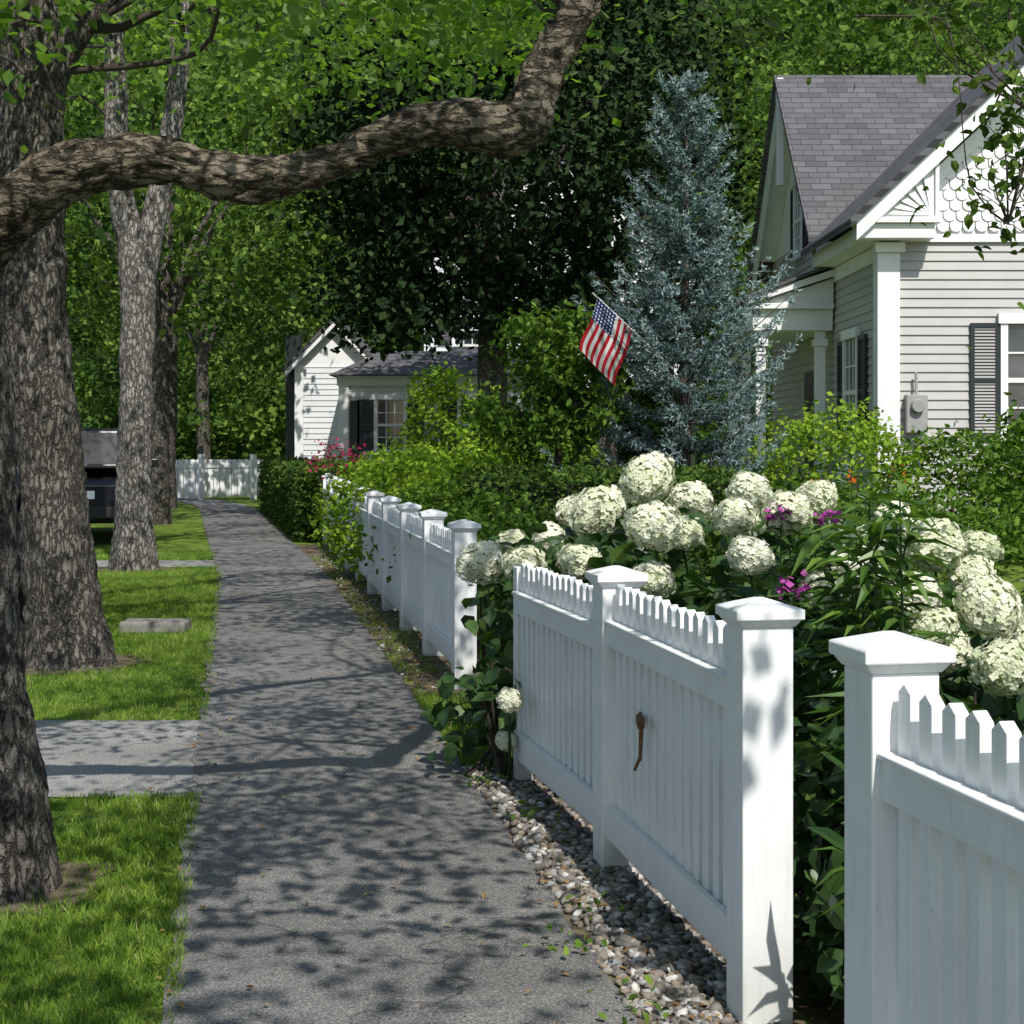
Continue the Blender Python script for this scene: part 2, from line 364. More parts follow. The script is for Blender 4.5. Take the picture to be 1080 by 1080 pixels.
while n<95000:
    m=40000
    d=3.6+ (rng.random(m)**1.7)*19; u=rng.random(m)
    l=np.array([swl(a) for a in d]); x=l+.04-u*1.75
    ok=~(((d>7.0)&(d<8.88))|((d>19.7)&(d<20.9)))
    pn=np.array([noise.noise(Vector((a*2.2,b*2.2,3))) for a,b in zip(x,d)])
    ok&=(pn>-.3)|(rng.random(m)<.25)
    for tx,ty,tr in TB: ok&=((x-tx)**2+(d-ty)**2>(tr*(.8+.3*rng.random(m)))**2)|(rng.random(m)<.08)
    q=np.stack([x,d,np.zeros(m)],1)[ok]; P.append(q); n+=len(q)
P=np.concatenate(P); blades('grass',P,.042,.006,M_grass)
m=5000; d=9.3+rng.random(m)**1.5*12; x=np.array([swr(a)+.01+rng.random()**1.3*max(.05,fl(a)-swr(a)-.02) for a in d]); k=np.array([noise.noise(Vector((a*3,b*3,1)))for a,b in zip(x,d)])>-.02
q=np.stack([x,d,np.zeros(m)],1)[k]; blades('grass',q,.05,.006,M_grass)
m=3500; d=7.5+rng.random(m)*2.3; x=np.array([swr(a)+.01+rng.random()*.35 for a in d]); blades('grass',np.stack([x,d,np.zeros(m)],1),.06,.007,M_grass)
pos=[]
for c in [(.42,5.2),(.28,6.6),(.62,3.9),(.05,7.2),(.33,4.9),(.5,4.3)]:
    for i in range(22): pos.append((c[0]+rng.normal()*.06-.18,c[1]+rng.normal()*.08,.02+rng.random()*.05))
leaves('weeds',np.array(pos),M_shrub,None,.03,.018,LEAF_R,.8,0)
s=MB(); s.box(-3.15,-2.62,12.9,13.2,0,.10); s.obj('granite_step_stone',M_gran,None,.02)

# ------------------------------------------------------------------ fence
def post(mb,c,h,t,n,w=.14):
    a=w/2
    if w<.1:
        mb.frust(c,0,h,a,a,t,n); return
    mb.frust(c,0,h-.095,a,a,t,n); mb.frust(c,h-.095,h-.075,a+.004,a+.018,t,n); mb.frust(c,h-.075,h-.047,a+.024,a+.024,t,n)
    mb.frust(c,h-.047,h-.022,a+.022,.012,t,n)
def fence(name,pts,hs,ws=None):
    root=empty(name); posts=MB(); pk=MB(); rl=MB()
    ws=ws or [.14]*len(pts)
    for i,(p,h) in enumerate(zip(pts,hs)):
        q=pts[min(i+1,len(pts)-1)]; r=pts[max(i-1,0)]
        t=Vector((q[0]-r[0],q[1]-r[1])).normalized(); nn=Vector((-t[1],t[0]))
        post(posts,p,h,t,nn,ws[i])
    for i in range(len(pts)-1):
        p,q=pts[i],pts[i+1]; hp,hq=hs[i],hs[i+1]
        t=Vector((q[0]-p[0],q[1]-p[1])); Ln=t.length; t.normalize(); nn=Vector((-t[1],t[0])) 
        if nn.x>0: nn=-nn
        h=max(hp,hq)-.12
        a0=ws[i]/2; a1=Ln-ws[i+1]/2
        npk=int((a1-a0)/.092); sp=(a1-a0)/npk
        for k in range(npk):
            a=a0+sp*(k+.5)+rng.normal()*.002; dz=rng.normal()*.003
            pk.obox(p,t,nn,a-.027,a+.027,-.002,.026,.10,h-.012+dz,.018)
        zt=h-.22
        rl.obox(p,t,nn,a0-.002,a1+.002,.028,.050,zt,zt+.08)
        rl.obox(p,t,nn,a0-.002,a1+.002,.028,.062,zt+.082,zt+.094)
        rl.obox(p,t,nn,a0-.002,a1+.002,-.04,-.004,zt+.01,zt+.09)
        rl.obox(p,t,nn,a0-.002,a1+.002,.028,.054,.13,.25)
        rl.obox(p,t,nn,a0-.002,a1+.002,-.04,-.004,.14,.23)
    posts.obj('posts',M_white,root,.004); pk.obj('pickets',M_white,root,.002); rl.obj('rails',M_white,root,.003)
    return root
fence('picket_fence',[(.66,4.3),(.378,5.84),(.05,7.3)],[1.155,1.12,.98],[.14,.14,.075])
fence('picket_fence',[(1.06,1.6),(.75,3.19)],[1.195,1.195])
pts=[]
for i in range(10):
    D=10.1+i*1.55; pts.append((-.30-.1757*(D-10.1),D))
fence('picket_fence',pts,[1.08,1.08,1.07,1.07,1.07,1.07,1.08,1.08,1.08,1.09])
s=MB(); s.cyl((.425,5.29,.62),(.42,5.29,.50),.008,.006,8); s.cyl((.42,5.29,.51),(.40,5.26,.475),.006,.005,8); s.box(.41,.432,5.24,5.34,.615,.645); s.cyl((.43,5.42,.635),(.41,5.2,.625),.006,.006,8)
s.obj('gate_latch',M_iron)
r=empty('board_fence'); s=MB()
p=Vector((-9.4,41.5)); q=Vector((-6.4,43.0)); t=(q-p).normalized(); nn=Vector((t[1],-t[0])); L=(q-p).length
for k in range(int(L/.16)): s.obox(p,t,nn,k*.16,k*.16+.14,0,.03,.08,1.05,.02)
for k in range(int(L/1.4)+1): s.obox(p,t,nn,k*1.4-.07,k*1.4+.07,.04,.18,0,1.2)
s.obox(p,t,nn,-.05,L,.032,.06,.85,.95)
p=q; q=Vector((-4.0,50)); t=(q-p).normalized(); nn=Vector((t[1],-t[0])); L=(q-p).length
for k in range(int(L/.16)): s.obox(p,t,nn,k*.16,k*.16+.14,0,.03,.08,1.05,.02)
s.obj('boards',M_white,r)

# ------------------------------------------------------------------ trees
def branchset(anchors,targets,r0=.03,r1=.005):
    parts=[]
    A=np.array([a[:3] for a in anchors])
    for c in targets:
        d=np.linalg.norm((A-np.array(c))*np.array([1,1,.8]),axis=1)+np.maximum(0,A[:,2]-c[2]+.3)*3
        a=A[np.argmin(d)]; v=np.array(c)-a; L=np.linalg.norm(v)
        m1=a+v*.3+np.array([0,0,.10*L])+rng.normal(size=3)*.09*L; m2=a+v*.65+np.array([0,0,.08*L])+rng.normal(size=3)*.09*L
        k=min(1.4,.35+L*.25)
        parts.append(tube([a,m1,m2,c],[r0*k,r0*.65*k,r0*.38*k,r1],6,.12 if r0<.02 else .25))
    return parts
def tree(name,mains,cent,per,cr,L,W,mat,bark,tmpl=LEAF_S,ntw=30,flat=.6,r0=.03,limbmat=None,nlimb=0,anchz=1.9):
    root=empty(name); parts=[];anch=[];lp=[]
    for i,(P_,R_,ns,st,dp) in enumerate(mains):
        tb=tube(P_,R_,ns,st,dp,rng.random()*50)
        (lp if (limbmat and 0<i<=nlimb) else parts).append(tb)
        pp,rr=catmull(P_,R_,.4); anch+= [tuple(a) for a in pp if a.z>anchz]
    V,F=merge(parts); npmesh('trunk',V,F,bark,root,None,True)
    if lp: V,F=merge(lp); npmesh('limb',V,F,limbmat,root,None,True)
    if len(cent):
        idx=rng.permutation(len(cent))[:ntw]
        V,F=merge(branchset(anch,[cent[i] for i in idx],r0)); npmesh('branches',V,F,M_twig,root,None,True)
        p,rn=clumped(cent,per,cr,flat); leaves('foliage',p,mat,root,L,W,tmpl,.5,.35,rn)
    return root
def canopy(n,d0,d1,x0,fx1,zlo,zh,keep=.0):
    out=[]
    while len(out)<n:
        d=rng.uniform(d0,d1); x=rng.uniform(x0(d),fx1(d)); z=zlo(d,x)+rng.random()**1.2*zh
        if noise.noise(Vector((x*.6,d*.6,z*.4)))<keep-.16: continue
        out.append((x,d,z))
    return np.array(out)
zl=lambda d,x: 1.55+.215*max(d,4.5)+.22+ (.10*d if x>.02*d else 0)
A_tr=([(-1.83,5.6,-.05),(-1.845,5.6,.2),(-1.87,5.6,.7),(-1.92,5.62,1.5),(-1.96,5.62,2.2),(-2.02,5.65,3.2),(-2.0,5.7,4.6),(-1.8,5.9,6.2)],[.285,.225,.175,.165,.175,.14,.12,.08],72,.024,.013)
A_lb=([(-1.98,5.6,1.75),(-1.88,5.6,2.17),(-1.66,5.58,2.41),(-1.45,5.55,2.50),(-1.19,5.55,2.515),(-.92,5.58,2.455),(-.66,5.6,2.50),(-.43,5.6,2.60),(-.23,5.62,2.655),(-.02,5.6,2.63),(.05,5.6,2.68),(.11,5.62,2.84),(.23,5.65,3.07),(.36,5.7,3.35),(.6,5.6,4.0),(.9,5.4,4.7)],
      [.09,.12,.10,.086,.078,.076,.072,.072,.074,.098,.094,.070,.062,.058,.045,.03],56,.016,.015)
A_l2=([(-1.98,5.65,3.4),(-1.3,6.0,4.0),(-.4,6.4,4.6),(.4,6.6,5.1)],[.1,.08,.06,.03],20,.06,.006)
A_l3=([(.2,5.65,3.05),(.0,5.5,3.4),(-.35,5.3,3.8)],[.035,.028,.015],14,.06,.004)
cA=canopy(172,2.2,9.5,lambda d:-.36*d-1.5,lambda d:.20*d+.3,zl,2.6)
tree('unseen_shade_tree',[A_tr,A_lb,A_l2,A_l3],cA,100,.28,.066,.047,M_can,M_bark,LEAF_R,60,.6,.022,M_barkl,1,2.95)
B_tr=([(-3.10,11.2,-.05),(-3.11,11.2,.3),(-3.17,11.2,.9),(-3.23,11.2,1.6),(-3.33,11.2,2.6),(-3.34,11.2,3.9),(-3.34,11.2,5.2),(-3.2,11.3,7.0)],[.36,.275,.235,.225,.225,.22,.19,.12],72,.035,.017)
B_l=([(-3.25,11.2,3.9),(-2.95,11.1,4.4),(-2.3,11,5.1),(-1.3,10.8,5.9)],[.10,.085,.07,.04],20,.07,.006)
B_l2=([(-3.3,11.2,4.6),(-3.0,11.6,5.3),(-1.8,12.4,6.2)],[.1,.08,.04],16,.07,.005)
cB=canopy(160,8.5,15.5,lambda d:-.36*d-1,lambda d:.16*d,zl,3.2)
tree('unseen_shade_tree',[B_tr,B_l,B_l2],cB,90,.34,.088,.062,M_can,M_bark,LEAF_S,45,.6,.03,None,0,3.8)
C_tr=([(-4.58,19.5,-.05),(-4.58,19.5,.35),(-4.57,19.5,1.0),(-4.55,19.5,1.9),(-4.53,19.5,3.3),(-4.6,19.5,3.9),(-4.76,19.5,4.8),(-4.8,19.5,6),(-4.82,19.5,7.6)],[.32,.25,.215,.195,.21,.18,.15,.13,.09],44,.06,.014)
C_l=([(-4.5,19.5,3.3),(-4.38,19.5,4.0),(-4.22,19.5,4.8),(-4.05,19.5,5.8),(-3.98,19.5,7.2)],[.14,.16,.14,.12,.09],30,.07,.010)
cC=canopy(115,15.5,25,lambda d:-.38*d,lambda d:.06*d,lambda d,x:zl(d,x)+.3,4.2)
tree('unseen_shade_tree',[C_tr,C_l],cC,80,.46,.12,.085,M_can,M_bark2,LEAF_S,40,.6,.03,None,0,4)
def street_tree(x,d,h,r,seed,mat=M_far,cr=3.2,zc=None,n=140,name='unseen_shade_tree',bark=M_bark,L=.2,per=45,extra=None,spread=.13):
    zc=zc or h*.72
    mains=[([(x,d,-.05),(x+.03,d,1),(x+.1*math.sin(seed),d,zc*.6),(x+.3*math.sin(seed*2),d,zc)],[r*1.35,r,r*.85,r*.4],18,.3,.012)]
    for k in range(5):
        a=seed+k*1.3; mains.append(([(x,d,zc*.5),(x+math.cos(a)*cr*.3,d+math.sin(a)*cr*.3,zc*.8),(x+math.cos(a)*cr*.7,d+math.sin(a)*cr*.7,zc*1.05)],[r*.4,r*.3,r*.1],8,.5,0))
    cent=ellip((x,d,zc),(cr,cr,h-zc),n,.45)
    if extra: cent=np.concatenate([cent]+[ellip(c,rr,nn,.3) for c,rr,nn in extra])
    return tree(name,mains,cent,per,cr*spread,L,L*.75,mat,bark,LEAF_S,14,.6)
street_tree(-6.6,30,10,.2,1,M_far,3.4,6.8,n=110,spread=.11,L=.17,per=58)
street_tree(-8.0,37,11,.25,2,M_far,3.6,7.4,n=110,spread=.11)
street_tree(-9.6,50,12,.22,3.3,M_far,4,8,n=110,spread=.11)
street_tree(-10.5,24,11,.25,4.1,M_far,3.6,6.6,n=100,spread=.11,L=.16,per=58)
street_tree(-.4,30,11.6,.3,.7,M_dark,3.3,7.7,280,'dark_maple_tree',M_bark,.17,per=66,extra=[((-2.3,30,5.6),(1.2,1.5,2.0),50),((-2.0,29.5,4.0),(1.0,1.2,.7),24),((.8,29.5,4.6),(1.3,1.2,1.3),40)])  # this crown and the next use a very dark green leaf
street_tree(1.9,34,13,.3,2.7,M_dark,3.0,7.6,230,'dark_maple_tree',M_bark,.17,per=60)
cShade=canopy(105,-6,2.5,lambda d:-3.2,lambda d:1.5,lambda d,x:3.4,2.6)  # tree added out of view behind the camera to cast shade
tree('unseen_shade_tree',[([(-2.3,-1.5,0),(-2.2,-1.5,1.5),(-2.1,-1.5,3.5),(-1.6,-1.4,5.5)],[.35,.27,.22,.1],20,.2,.01)],cShade,90,.36,.10,.075,M_can,M_bark,LEAF_S,30)
cR=np.array([(1.62,5.2,2.75),(1.66,5.2,2.55),(1.55,5.1,2.55),(1.6,5.25,2.35),(1.5,5.2,2.35),(1.68,5.2,2.2),(1.75,5.2,2.9),(1.45,5.3,3.0),(1.2,5.3,3.03),(1.7,5.2,3.1),(1.8,5.2,2.7),(1.0,5.3,3.05),(1.35,5.0,2.85),(1.3,5.2,2.95),(1.1,5.2,2.92),(1.6,5.2,2.95),(1.62,5.1,2.65),(1.7,5.1,2.45)])
tree('crabapple_tree',[([(3.4,4.3,0),(3.3,4.3,1),(3.0,4.4,2.2),(2.6,4.7,3.1),(2.1,5.0,3.4),(1.7,5.2,3.3),(1.2,5.3,3.15)],[.16,.13,.11,.08,.05,.03,.012],14,.1,.006),
  ([(2.1,5.0,3.4),(1.85,5.15,3.0),(1.7,5.2,2.6),(1.6,5.2,2.25)],[.03,.016,.009,.004],8,.1,0)],cR,34,.085,.045,.030,M_hedge,M_bark,LEAF_R,18,1.0,.008)
# distant woods
cen=[];bs=[]
def addw(c,r,n,inner,b):
    e=ellip(c,r,n,inner); e=e[e[:,2]>0]; cen.append(e); bs.append(np.full(len(e),b))
for i in range(52):
    d=rng.uniform(54,78); x=rng.uniform(-.42,.42)*d; h=rng.uniform(17,25)*(.82+.18*(d-54)/24); r=rng.uniform(3.2,5.0)
    addw((x,d,h*.55),(r,r,h*.47),80,.7,rng.random()**1.3)
for i in range(7): addw((6+i*3.2,64+rng.normal()*3,16),(4.5,4,11),100,.7,rng.random()*.8)
for i in range(30): addw((rng.uniform(-24,4),rng.uniform(50,56),1.8),(2.6,2,2.2),34,.6,rng.random())
cc=np.concatenate(cen); bb=np.concatenate(bs)
p,rn=clumped(cc,34,.42,.55,bb); leaves('distant_trees',p,M_far,None,.27,.20,LEAF_S,.4,.3,rn)
cen=[];bs=[]
for i in range(6): addw((rng.uniform(7,22),rng.uniform(34,42),6.5),(3.2,3.2,5.5),90,.6,rng.random()*.8)
p,rn=clumped(np.concatenate(cen),50,.36,.6,np.concatenate(bs)); leaves('backyard_trees',p,M_far,None,.15,.11,LEAF_S,.4,.3,rn)
V=[];F=[];nx=60;ny=14
for j in range(ny):
    for i in range(nx):
        x=-150+300*i/(nx-1); y=86+j*12; z=-1+ (1-math.exp(-j*.45))*52+3*noise.noise(Vector((x*.03,y*.03,0)))
        V.append((x,y,z))
for j in range(ny-1):
    for i in range(nx-1):
        a=j*nx+i;F.append((a,a+1,a+nx+1,a+nx))
t=NT('dark_backdrop_hill'); vv=t.coord(); c=t.ramp(t.noise(vv,.4,8,.75),[(.35,(.006,.012,.005)),(.7,(.03,.05,.012))]); t.bsdf(c,.95,t.bump(t.noise(vv,.5,6,.7),1,2),.1)
npmesh('backdrop_hill',np.array(V),np.array(F),t.m,None,None,True)  # hill added as a dark backdrop to fill gaps between tree crowns

# ------------------------------------------------------------------ shrubs
def shrub(name,blobs,mat,L,W,n,tmpl=LEAF_S,cr=.09,per=14,inner=.62):
    root=empty(name); P=[];R=[]
    for c,r in blobs:
        vol=(r[0]*r[1]*r[2])**(2/3)
        cc=ellip(c,r,int(n*vol/per)+4,inner); cc=cc[cc[:,2]>.03]
        p,rn=clumped(cc,per,cr,.8); P.append(p);R.append(rn)
    P=np.concatenate(P);R=np.concatenate(R); k=P[:,2]>.01
    leaves('foliage',P[k],mat,root,L,W,tmpl,.6,.3,R[k])
    st=[]
    for c,r in blobs:
        for i in range(7):
            e=ellip(c,r,1,.5)[0]; st.append(tube([(c[0]+rng.normal()*.08,c[1]+rng.normal()*.08,0),((c[0]+e[0])/2,(c[1]+e[1])/2,e[2]*.55),e],[.014,.01,.004],5,.3))
    V,F=merge(st); npmesh('stems',V,F,M_twig,root,None,True)
    return root
def hedge(name,fx0,fx1,d0,d1,h,mat,n,L=.05):
    root=empty(name)
    d=rng.uniform(d0,d1,n); s=rng.integers(0,4,n); u=rng.random(n); z=rng.random(n)*h
    d=np.where(s==2,d0,d)
    x0=np.array([fx0(a) for a in d]); x1=np.array([fx1(a) for a in d])
    x=np.where(s==0,x0,x0+(x1-x0)*u); z=np.where((s==1)|(s==3),h,z)
    P=np.stack([x,d,z],1)+rng.normal(size=(n,3))*.03
    P[:,2]+= .03*np.sin(P[:,1]*3)
    leaves('foliage',P,mat,root,L,L*.7,LEAF_S,.5,.1)
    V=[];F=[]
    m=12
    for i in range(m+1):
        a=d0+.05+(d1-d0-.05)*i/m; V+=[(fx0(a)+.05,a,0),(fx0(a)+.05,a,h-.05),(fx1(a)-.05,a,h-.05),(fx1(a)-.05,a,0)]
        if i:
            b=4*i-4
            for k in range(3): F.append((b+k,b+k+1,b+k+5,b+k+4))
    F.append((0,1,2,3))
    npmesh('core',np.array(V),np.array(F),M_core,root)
M_core=plain('hedge_core_dark',(.012,.02,.008),.95)  # near-black green for the solid box behind the hedge leaves
hedge('clipped_hedge',lambda D:swr(D)+.12,lambda D:swr(D)+1.1,24.6,36,1.08,M_hedge,28000,.07)
hedge('clipped_hedge',lambda D:-.4,lambda D:2.2,14.2,16,1.22,M_hedge,20000,.05)
shrub('boxwood_shrub',[((-1.35,18,.7),(.75,.8,.68)),((-.5,17,.75),(.8,.8,.6)),((-.15,15,.7),(.4,.5,.55))],M_lime,.075,.045,9000)
shrub('forsythia_shrub',[((-1.3,22,.85),(.9,1,.65)),((.2,21,1.0),(1,1,.85))],M_lime,.09,.05,6000)
shrub('yellow_shrub',[((-1.4,27,1.9),(.45,.6,.75)),((-1.1,27,2.5),(.4,.4,.3)),((-.4,26,1.6),(.6,.6,.8))],M_lime,.11,.07,2600,inner=.2)
shrub('rounded_shrub',[((3.3,16.5,1.15),(.8,.8,.75))],M_lime,.065,.04,9000)
shrub('rounded_shrub',[((4.7,16.8,.95),(.9,.8,.7)),((5.5,17,.95),(.7,.7,.65))],M_shrub,.075,.045,8000)
shrub('lilac_shrub',[((4.75,14.3,1.05),(.5,.6,.85)),((5.3,14.6,1.1),(.5,.6,.9))],M_shrub,.085,.045,8000)
shrub('garden_shrub',[((2.2,13,.6),(.8,.8,.6)),((1.1,12,.6),(.8,.8,.55)),((2.3,10.8,.4),(.6,.8,.45)),((.35,11.5,.55),(.6,.7,.5))],M_hedge,.065,.04,8000)
shrub('garden_shrub',[((-.1,12.6,.6),(.4,.8,.5)),((-.5,14.4,.6),(.4,.8,.55)),((-.95,16.3,.5),(.4,.8,.5))],M_shrub,.065,.045,8000)
shrub('garden_shrub',[((3.5,13.2,.75),(.7,.5,.35)),((5.4,12.0,.6),(.6,.5,.35))],M_shrub,.065,.04,7000)
cen=np.concatenate([ellip((.42,16.3,2.45),(.48,.5,.52),50,.2),ellip((.72,16.3,2.0),(.45,.45,.4),32,.2),ellip((.08,16.3,1.85),(.42,.5,.36),28,.2),ellip((.3,16.3,1.5),(.5,.4,.3),20,.2)])
tree('dogwood_tree',[([(.45,16.3,0),(.42,16.3,.9),(.5,16.3,1.8),(.4,16.3,2.6)],[.06,.05,.035,.015],10,.15,.003),([(.44,16.3,.8),(.25,16.3,1.4),(.05,16.3,1.9)],[.035,.03,.012],8,.15,0),([(.44,16.3,.9),(.7,16.4,1.5),(.9,16.5,2.0)],[.035,.03,.012],8,.15,0)],cen,36,.10,.085,.05,M_shrub,M_twig,LEAF_R,40,.6,.012)

def spruce(x,d,H,rb):
    root=empty('blue_spruce_tree'); parts=[tube([(x,d,0),(x,d,H*.5),(x+.02,d,H-.03)],[.08,.05,.010],10,.3)]; P=[];Dr=[];Rn=[]
    z=.3
    while z<H-.15:
        f=1-z/H; R=rb*f*(1+.14*math.sin(z*3.1)); nb=8 if f>.3 else 5; a0=rng.random()*6.28
        for k in range(nb):
            a=a0+k*6.283/nb+rng.normal()*.25; L=R*rng.uniform(.6,1.25)+.11; up=.10+.85*(1-f)+rng.normal()*.08; zz=z+rng.normal()*.05
            dirv=np.array([math.cos(a),math.sin(a),0])
            fz=lambda t_: L*(up*t_*.9-.40*t_*(1-t_)+.22*t_**3)
            ts=np.linspace(0,1,6); pts=[np.array([x,d,zz])+dirv*L*t_+np.array([0,0,fz(t_)]) for t_ in ts]
            parts.append(tube([pts[0],pts[2],pts[5]],[.014*f+.005,.010*f+.004,.003],4,.3))
            side=np.array([-math.sin(a),math.cos(a),0])
            m=int(7+L*14)
            for i in range(m):
                t_=.16+.84*(i+rng.random())/m; b=pts[0]+dirv*L*t_+np.array([0,0,fz(t_)])
                sl=(1-t_)*L*.42*rng.uniform(.5,1)+.05; sg=1 if i%2 else -1
                if i==m-1: sg=0
                tip=b+side*sg*sl*.8+dirv*sl*.75+np.array([0,0,.02*sl])
                nseg=max(2,int(sl/.02)); dv=(tip-b)/sl
                for j in range(nseg+1):
                    c=b+(tip-b)*j/nseg
                    for q in range(4):
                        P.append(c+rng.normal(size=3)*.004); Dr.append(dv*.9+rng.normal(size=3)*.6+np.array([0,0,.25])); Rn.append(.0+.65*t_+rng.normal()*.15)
        z+=.30*f+.12
    for i in range(160):
        u=rng.random(); P.append(np.array([x+.02,d,H-.5+u*.5])); Dr.append(rng.normal(size=3)*.5+np.array([0,0,.8])); Rn.append(rng.random())
    P=np.array(P);Dr=np.array(Dr);N=len(P)
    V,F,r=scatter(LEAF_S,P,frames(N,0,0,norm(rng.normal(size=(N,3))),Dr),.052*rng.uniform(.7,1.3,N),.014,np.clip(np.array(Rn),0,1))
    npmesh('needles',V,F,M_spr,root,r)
    V,F=merge(parts); npmesh('trunk',V,F,M_bark,root,None,True)
    print('spruce needles',N)
spruce(1.76,16.4,5.3,1.5)

# ------------------------------------------------------------------ hydrangeas
hyd=[(.67,8,1.36,.14),(.617,7,1.18,.135),(.887,8,1.25,.12),(.45,8.5,1.175,.15),(-.16,8.2,.93,.125),(.06,7.7,.95,.11),(.32,7.6,.98,.115),(.2,8.5,1.025,.1),(.61,7,.95,.1),(1.10,7.5,1.31,.115),(.967,7,1.22,.11),(1.19,7,1.24,.115),(.957,6.5,1.09,.1),(1.51,8,1.27,.1),(1.57,6,1.16,.125),(1.71,6,1.055,.09),(1.36,5.5,1.03,.10),(1.485,5,1.035,.11),(1.30,5,.96,.09),(-.01,6.97,.43,.062),(-.03,7.15,.22,.05),(1.33,7.8,1.2,.1),(.0,8.7,1.0,.09),(1.45,5.4,.85,.09),(1.2,6.3,.96,.09),(1.62,5.0,.93,.10),(.35,9.2,1.15,.11),(1.65,6.8,1.15,.10),(1.42,6.4,1.12,.11),(1.25,5.9,1.08,.10),(1.40,4.6,.90,.09),(1.58,4.7,.86,.08),(1.85,6.4,1.12,.10),(.8,7.6,1.12,.10),(1.75,7.4,1.2,.09)]
def head_mesh(n=260):
    i=np.arange(n)+.5; ph=np.arccos(1-2*i/n); th=np.pi*(1+5**.5)*i
    d=np.stack([np.cos(th)*np.sin(ph),np.sin(th)*np.sin(ph),np.cos(ph)],1)
    Vs=[];Fs=[];Rs=[];b=0
    for k in range(n):
        nn=norm((d[k]+rng.normal(size=3)*.25)[None])[0]; u=norm(np.cross(nn,rng.normal(size=3))[None])[0]; v=np.cross(nn,u)
        c=d[k]*(.90+rng.normal()*.05); rv=rng.random()
        for q in range(4):
            a=q*math.pi/2; e=u*math.cos(a)+v*math.sin(a); s_=-u*math.sin(a)+v*math.cos(a)
            s=.15
            Vs+=[c,c+e*s*.6+s_*s*.5+nn*.02,c+e*s*1.05+nn*.0,c+e*s*.6-s_*s*.5+nn*.02]; Fs.append((b,b+1,b+2,b+3)); b+=4; Rs+=[rv]*4
    return np.array(Vs),np.array(Fs),np.array(Rs)
HV,HF,HR=head_mesh()
M_petc=plain('hydrangea_inner',(.22,.28,.11),.8)
def heads(lst,parent):
    Vs=[];Fs=[];Rs=[];b=0; st=[]
    for x,y,z,r in lst:
        a=rng.random()*6.28; R=np.array([[math.cos(a),-math.sin(a),0],[math.sin(a),math.cos(a),0],[0,0,1]])
        tl=np.array([rng.normal()*.12,rng.normal()*.12])
        lump=1+.05*np.sin(HV[:,0:1]*4+a)+.05*np.sin(HV[:,1:2]*5+a*2)
        V=(HV*lump*np.array([1,1,rng.uniform(.8,1.0)]))@R.T*r; V[:,0]+=tl[0]*V[:,2];V[:,1]+=tl[1]*V[:,2]; V+=np.array([x,y,z])
        Vs.append(V);Fs.append(HF+b);Rs.append(np.clip(HR*.6+rng.uniform(-.05,.5)+HV[:,2]*.12,0,1)); b+=len(V)
        st.append((IV2*np.array([1,1,.8])*r*.80+np.array([x,y,z]),IF2))
    npmesh('flower_heads',np.concatenate(Vs),np.concatenate(Fs),M_pet,parent,np.concatenate(Rs))
    V,F=merge(st); npmesh('flower_cores',V,F,M_petc,parent,None,True)
    st=[]
    for x,y,z,r in lst: st.append(tube([(x+.12+rng.normal()*.08 if x>.05 else x,y+.15+rng.normal()*.1,0),(x+(.08 if x>.05 else 0),y+.08,z*.6),(x,y,z-r*.5)],[.009,.007,.005],5,.2))
    V,F=merge(st); npmesh('flower_stems',V,F,M_lily,parent,None,True)
h1=[h for h in hyd if h[1]>6.6]; h2=[h for h in hyd if h[1]<=6.6]
for nm,hl,bl in (('hydrangea_bush',h1,[((.3,8.5,.5),(.42,.7,.52)),((.85,8.0,.55),(.6,.8,.6)),((1.35,7.6,.55),(.5,.8,.55)),((.62,7.3,.5),(.36,.6,.48)),((1.05,6.9,.5),(.42,.5,.52)),((.13,7.75,.42),(.24,.3,.40)),((-.06,7.45,.33),(.17,.22,.20))]),
              ('hydrangea_bush',h2,[((1.25,6.1,.48),(.42,.6,.46)),((1.6,5.9,.5),(.5,.8,.48)),((1.45,5.1,.42),(.36,.6,.42)),((1.85,4.8,.42),(.5,.7,.42)),((1.2,4.4,.35),(.28,.5,.38))]),):
    root=shrub(nm,bl,M_hyd,.115,.078,2600,LEAF_R,.09,10); heads(hl,root)
def perennials(name,stems,mat,L=.13,W=.032,flowers=None,fmat=None,fn=22):
    root=empty(name); parts=[];P=[];Dr=[];Nm=[]
    FP=[]
    for x,y,h in stems:
        lx,ly=rng.normal()*.10,rng.normal()*.10
        pts=[(x,y,0),(x+lx*.3,y+ly*.3,h*.55),(x+lx,y+ly,h)]
        parts.append(tube(pts,[.006,.005,.003],5,.15)); pp,_=catmull(pts,[1,1,1],.035)
        for i,p in enumerate(pp):
            if p.z<h*.2: continue
            a=i*2.4+rng.normal()*.3
            for q in range(2):
                aa=a+q*3.14; o=np.array([math.cos(aa),math.sin(aa),.35+rng.normal()*.3]); P.append(tuple(p)); Dr.append(o); Nm.append(np.array([-math.cos(aa)*.5,-math.sin(aa)*.5,1])+rng.normal(size=3)*.3)
        FP.append((x+lx,y+ly,h))
    P=np.array(P);Dr=np.array(Dr);Nm=norm(np.array(Nm));N=len(P)
    T=(LEAF_R[0]+np.stack([0*LEAF_R[0][:,0],0*LEAF_R[0][:,0],-.45*LEAF_R[0][:,1]**2],1),LEAF_R[1])
    V,F,r=scatter(T,P,frames(N,0,0,Nm,Dr),L*rng.uniform(.6,1.25,N),W,rng.random(N)); npmesh('foliage',V,F,mat,root,r)
    V,F=merge(parts); npmesh('stems',V,F,M_lily,root,None,True)
    if fmat:
        pos=np.concatenate([np.array(f)+rng.normal(size=(fn,3))*np.array([.03,.03,.022]) for f in FP]); leaves('flowers',pos,fmat,root,.03,.028,LEAF_S,.5,0)
    return root
